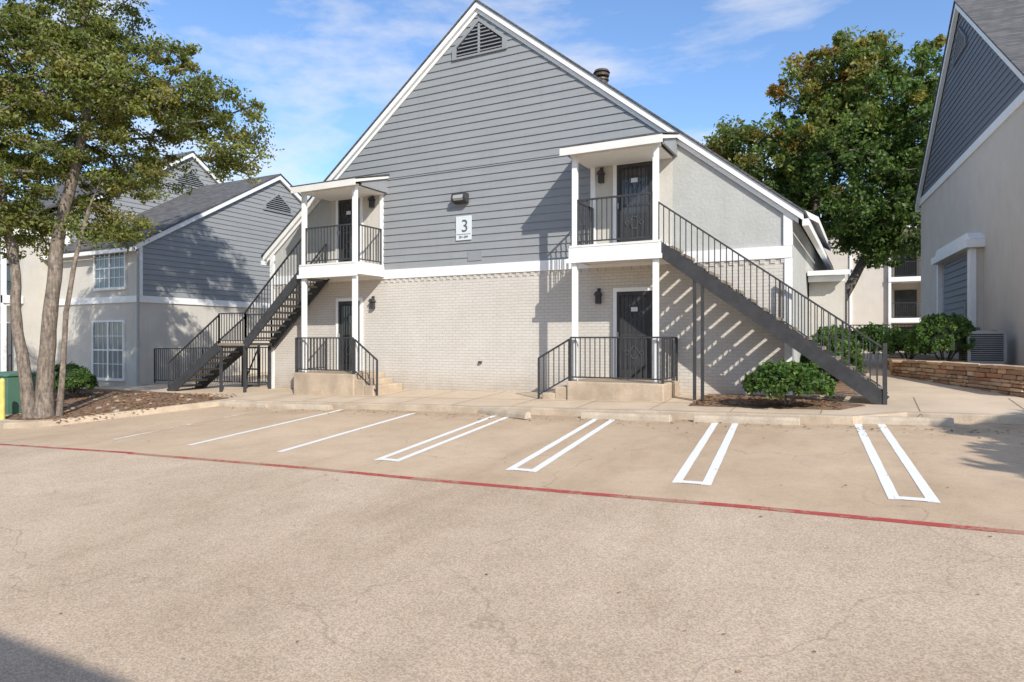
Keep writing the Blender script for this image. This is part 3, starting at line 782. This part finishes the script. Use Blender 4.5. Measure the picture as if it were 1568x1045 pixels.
def arc(pts, sub=4, jit=.010, seed=1):
    r = random.Random(seed); P = [Vector(p) for p,_ in pts]; R = [q for _,q in pts]; out = []
    for i in range(len(P)-1):
        p0, p1, p2, p3 = P[max(i-1,0)], P[i], P[i+1], P[min(i+2,len(P)-1)]
        for k in range(sub):
            t = k/sub; v = .5*((2*p1)+(-p0+p2)*t+(2*p0-5*p1+4*p2-p3)*t*t+(-p0+3*p1-3*p2+p3)*t**3)
            out.append(((v.x+r.uniform(-jit,jit),v.y+r.uniform(-jit,jit),v.z), (R[i]+(R[i+1]-R[i])*t)*r.uniform(.96,1.04)))
    out.append((tuple(P[-1]),R[-1])); return out

oak_cols = [(.165,.19,.045),(.21,.23,.055),(.13,.16,.04),(.245,.23,.06),(.18,.20,.05)]
bz = -.55
trunks = [
 arc([((-8.45,-6.2,bz-.1),.26),((-8.5,-6.15,.1),.19),((-8.42,-6.1,1.6),.165),((-8.38,-6.0,2.8),.15),((-8.40,-5.9,3.9),.14),((-8.0,-5.8,5.2),.12),((-7.6,-5.7,6.6),.09),((-7.4,-5.5,8.6),.06)], seed=1),
 arc([((-8.70,-6.35,bz-.1),.18),((-8.88,-6.42,.7),.13),((-9.05,-6.5,1.8),.115),((-9.1,-6.5,2.9),.105),((-9.3,-6.6,4.2),.095),((-9.5,-6.7,5.6),.08)], seed=2),
 arc([((-8.2,-6.0,bz-.1),.08),((-8.1,-5.95,.8),.06),((-8.05,-5.9,2.0),.055),((-7.85,-5.8,3.3),.05),((-7.6,-5.6,4.6),.04)], seed=3),
]
ells = [((-8.9,-6.3,7.6),(2.5,2.6,1.9)),((-6.8,-5.0,7.5),(2.0,2.0,1.35)),((-5.7,-4.0,6.9),(1.5,1.5,1.05)),((-5.0,-3.4,6.2),(1.0,1.0,.7)),((-10.6,-7.4,6.4),(2.2,2.2,2.3)),((-8.8,-5.6,9.3),(2.2,2.2,1.5)),
        ((-8.8,-6.0,5.3),(1.9,1.8,1.1)),((-7.4,-4.6,5.6),(1.4,1.4,.8)),((-9.6,-6.6,4.2),(1.4,1.4,.9)),((-8.0,-5.0,4.2),(1.0,1.0,.6)),((-6.6,-4.8,11.9),(2.4,2.0,1.3)),((-5.6,-3.7,11.4),(1.8,1.5,1.0)),((-7.0,-6.0,11.0),(1.5,1.5,.9))]
tree('oak_tree', trunks, ells, 1060, .36, 155, .05, oak_cols, 5, bark=M_bark_l, hollow=.2, flat=.6, twig=.013)
bx, by = 7.6, 20.2
trunks = [arc([((bx,by,0),.42),((bx+.05,by,1.5),.34),((bx-.1,by,3.2),.32),((bx-.6,by,5.2),.24),((bx-.8,by,7.5),.20),((bx-.6,by,10),.14)], seed=5),
          arc([((bx,by,2.6),.26),((bx+1.0,by+.2,4.6),.20),((bx+2.0,by+.3,7.0),.15),((bx+2.6,by,9.5),.1)], seed=6)]
ells = [((bx+.6,by,9.2),(4.6,4.4,3.8)),((bx+2.4,by,11.8),(3.5,3.2,3.2)),((bx-3.0,by,9.6),(3.0,3.0,2.6)),((bx-.4,by,13.0),(2.4,2.4,2.2)),((bx+2.8,by+.4,7.2),(3.4,3.0,2.6)),((bx-4.7,by-.3,10.8),(1.6,1.5,1.5)),((bx+.8,by,14.2),(2.4,2.0,1.3))]
fall = [(.095,.155,.036),(.11,.17,.038),(.13,.18,.04),(.16,.19,.045),(.23,.205,.05),(.32,.20,.045)]
rh = np.random.default_rng(9)
def hue(C):
    w = (C[:,2]-9.5)/11 + (bx-C[:,0])/18 + rh.normal(size=len(C))*.22 + .22
    return np.clip(w,0,.999)
tree('maple_tree', trunks, ells, 760, .56, 150, .11, fall, 11, hue_fn=hue, hollow=.35, flat=.75, twig=.022)
tree('shade_tree', [[((18.4,-8,-.3),.2),((18.4,-8,2),.16),((18.4,-8,3.6),.14),((18.4,-8,4.6),.1)]], [((18.3,-8.7,4.9),(2.1,2.4,.8))], 280, .42, 150, .17, oak_cols, 21, hollow=0)
def bgtree(x, y, r, h, seed, cols=oak_cols):
    tree('background_tree', [[((x,y,0),.25),((x,y,h*.35),.2),((x,y,h*.6),.14)]], [((x,y,h*.68),(r,r,h*.32))], 90, r*.24, 110, .16, cols, seed, hollow=.3)
bgtree(15,60,6,10,31); bgtree(-12,34,5,9,33); bgtree(3,62,6,9,35); bgtree(9.2,54,3,6,36); bgtree(-34,20,5,12,38)

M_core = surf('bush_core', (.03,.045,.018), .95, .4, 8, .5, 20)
def bush(name, x, y, z, rx, ry, rz_, n, ls, cols, seed):
    rng = np.random.default_rng(seed); G = empty(name)
    d = rng.normal(size=(n,3)); d /= np.linalg.norm(d,axis=1,keepdims=True); d[:,2] = np.abs(d[:,2])*1.0-.15
    rr = rng.uniform(.78,1.0,(n,1)); C = np.array([x,y,z])+d*rr*np.array([rx,ry,rz_])
    leaves_mesh('foliage', C, rng.uniform(.07,.16,n)*max(rx,.6), 42, ls, cols, rng, G, 1)
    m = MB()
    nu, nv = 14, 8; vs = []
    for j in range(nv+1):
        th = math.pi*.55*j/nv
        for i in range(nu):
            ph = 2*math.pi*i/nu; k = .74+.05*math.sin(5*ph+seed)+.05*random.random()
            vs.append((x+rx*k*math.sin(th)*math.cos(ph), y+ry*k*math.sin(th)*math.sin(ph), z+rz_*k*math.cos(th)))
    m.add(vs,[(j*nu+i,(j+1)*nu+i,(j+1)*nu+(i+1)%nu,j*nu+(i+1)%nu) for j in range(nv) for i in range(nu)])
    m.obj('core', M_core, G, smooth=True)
    m = MB()
    for k in range(7):
        a = k*.9; m.tube([(x+.06*math.cos(a),y+.06*math.sin(a),z-rz_*.35-.15),(x+rx*.6*math.cos(a),y+ry*.6*math.sin(a),z+rz_*.3)],[.02,.012],5)
    m.obj('stems', M_bark, G)
bc = [(.085,.165,.035),(.11,.19,.045),(.075,.14,.03),(.14,.21,.05)]
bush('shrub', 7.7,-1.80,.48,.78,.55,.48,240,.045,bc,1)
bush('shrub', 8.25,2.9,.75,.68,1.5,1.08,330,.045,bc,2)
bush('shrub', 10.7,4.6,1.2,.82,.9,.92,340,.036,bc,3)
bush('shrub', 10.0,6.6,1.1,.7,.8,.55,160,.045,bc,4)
bush('shrub', -12.6,-3.2,-.05,.65,.6,.55,180,.045,bc,5)
bush('shrub', -13.8,-2.6,-.05,.7,.6,.5,160,.045,bc,6)
bush('shrub', -15.9,-1.6,-.05,.9,.7,.6,160,.045,bc,8)
bush('shrub', 9.6,24,1.0,2.2,1.0,1.2,200,.09,bc,7)

def litter(name, n, fn, size, seed, cols):
    rng = np.random.default_rng(seed); m = MB()
    for _ in range(n):
        x, y, dz = fn(rng)
        a = rng.uniform(0,6.28); s = size*rng.uniform(.5,1.3); z = gh(x,y)+dz
        dx, dy = math.cos(a)*s, math.sin(a)*s
        t1, t2 = rng.uniform(0,.5,2)*s
        m.add([(x-dx,y-dy,z),(x+dy*.5,y-dx*.5,z+t1),(x+dx,y+dy,z+.003),(x-dy*.5,y+dx*.5,z+t2)],[(0,1,2,3)])
    m.obj(name, surf(name+'_mat', cols, .9, .5, 9, 0, 30))
litter('leaf_litter', 2600, lambda r: (r.uniform(-16,-6.7), r.uniform(-6.6,-1.6), .133), .05, 1, (.36,.20,.10))
litter('leaf_litter', 700, lambda r: (r.uniform(5.9,8.6), r.uniform(-1.9,-.2), .133), .04, 2, (.30,.17,.10))
litter('leaf_litter', 420, lambda r: (r.uniform(-6,11), -2.95+abs(r.normal())*-.35, .008), .026, 3, (.26,.16,.09))
litter('leaf_litter', 220, lambda r: (r.uniform(-6,12), r.uniform(-14,-3), .006), .018, 4, (.28,.18,.10))
def rocks():
    rng = np.random.default_rng(5); m = MB()
    for _ in range(40):
        x, y = rng.uniform(-15,-7.2), rng.uniform(-5.8,-1.5); s = rng.uniform(.04,.10); z = gh(x,y)+.13
        n = 6
        vs = [(x+s*rng.uniform(.7,1.2)*math.cos(k*1.047),y+s*rng.uniform(.7,1.2)*math.sin(k*1.047),z-.02) for k in range(n)]+[(x+s*.6*math.cos(k*1.047),y+s*.6*math.sin(k*1.047),z+s*rng.uniform(.3,.6)) for k in range(n)]
        m.add(vs,[(k,(k+1)%n,n+(k+1)%n,n+k) for k in range(n)]+[tuple(range(n,2*n))])
    m.obj('landscape_rocks', M_rock)
rocks()

# ------------------------------------------------------------------ light, sky, camera
L = Vector((-1.17,1,-1.02)).normalized()
sd = D.lights.new('sun','SUN'); sd.energy = 5.0; sd.angle = math.radians(.5); sd.color = (1,.955,.88)
so = D.objects.new('sun', sd); COL.objects.link(so); so.rotation_euler = L.to_track_quat('-Z','Y').to_euler()
w = D.worlds.new('World'); scene.world = w; w.use_nodes = True; nt = w.node_tree
bg = nt.nodes['Background']; bg.inputs[1].default_value = .14
sky = nt.nodes.new('ShaderNodeTexSky'); sky.sky_type = 'NISHITA'; sky.sun_disc = False
sky.sun_elevation = math.asin(-L.z); sky.sun_rotation = math.atan2(-L.x, -L.y); sky.air_density = 1.0; sky.dust_density = .3; sky.ozone_density = 1.8
tc = nt.nodes.new('ShaderNodeTexCoord'); mp = nt.nodes.new('ShaderNodeMapping')
mp.inputs['Rotation'].default_value = (.0,.35,.9); mp.inputs['Scale'].default_value = (1.3,3.0,6.0)
nt.links.new(tc.outputs['Generated'], mp.inputs[0])
nz = noise(nt, mp.outputs[0], 1.9, 9, .58)
cf = ramp(nt, nz, .45, .70, (0,0,0), (.85,.85,.85))
skc = mixc(nt, 1.0, sky.outputs[0], (1.2,1.38,1.6), 'MULTIPLY')
c = mixc(nt, cf, skc, (6.7,6.75,6.9))
nt.links.new(c, bg.inputs[0])

cd = D.cameras.new('camera'); cam = D.objects.new('camera', cd); COL.objects.link(cam)
cam.location = (9.04,-15.2,1.35); cam.rotation_euler = (math.pi/2,0,math.radians(27.93))
cd.sensor_width = 36; cd.lens = 36*1030/1568; cd.shift_y = -.0016; cd.clip_end = 3000; cd.clip_start = .05
scene.camera = cam
scene.view_settings.view_transform = 'Standard'; scene.view_settings.look = 'None'; scene.view_settings.exposure = 0
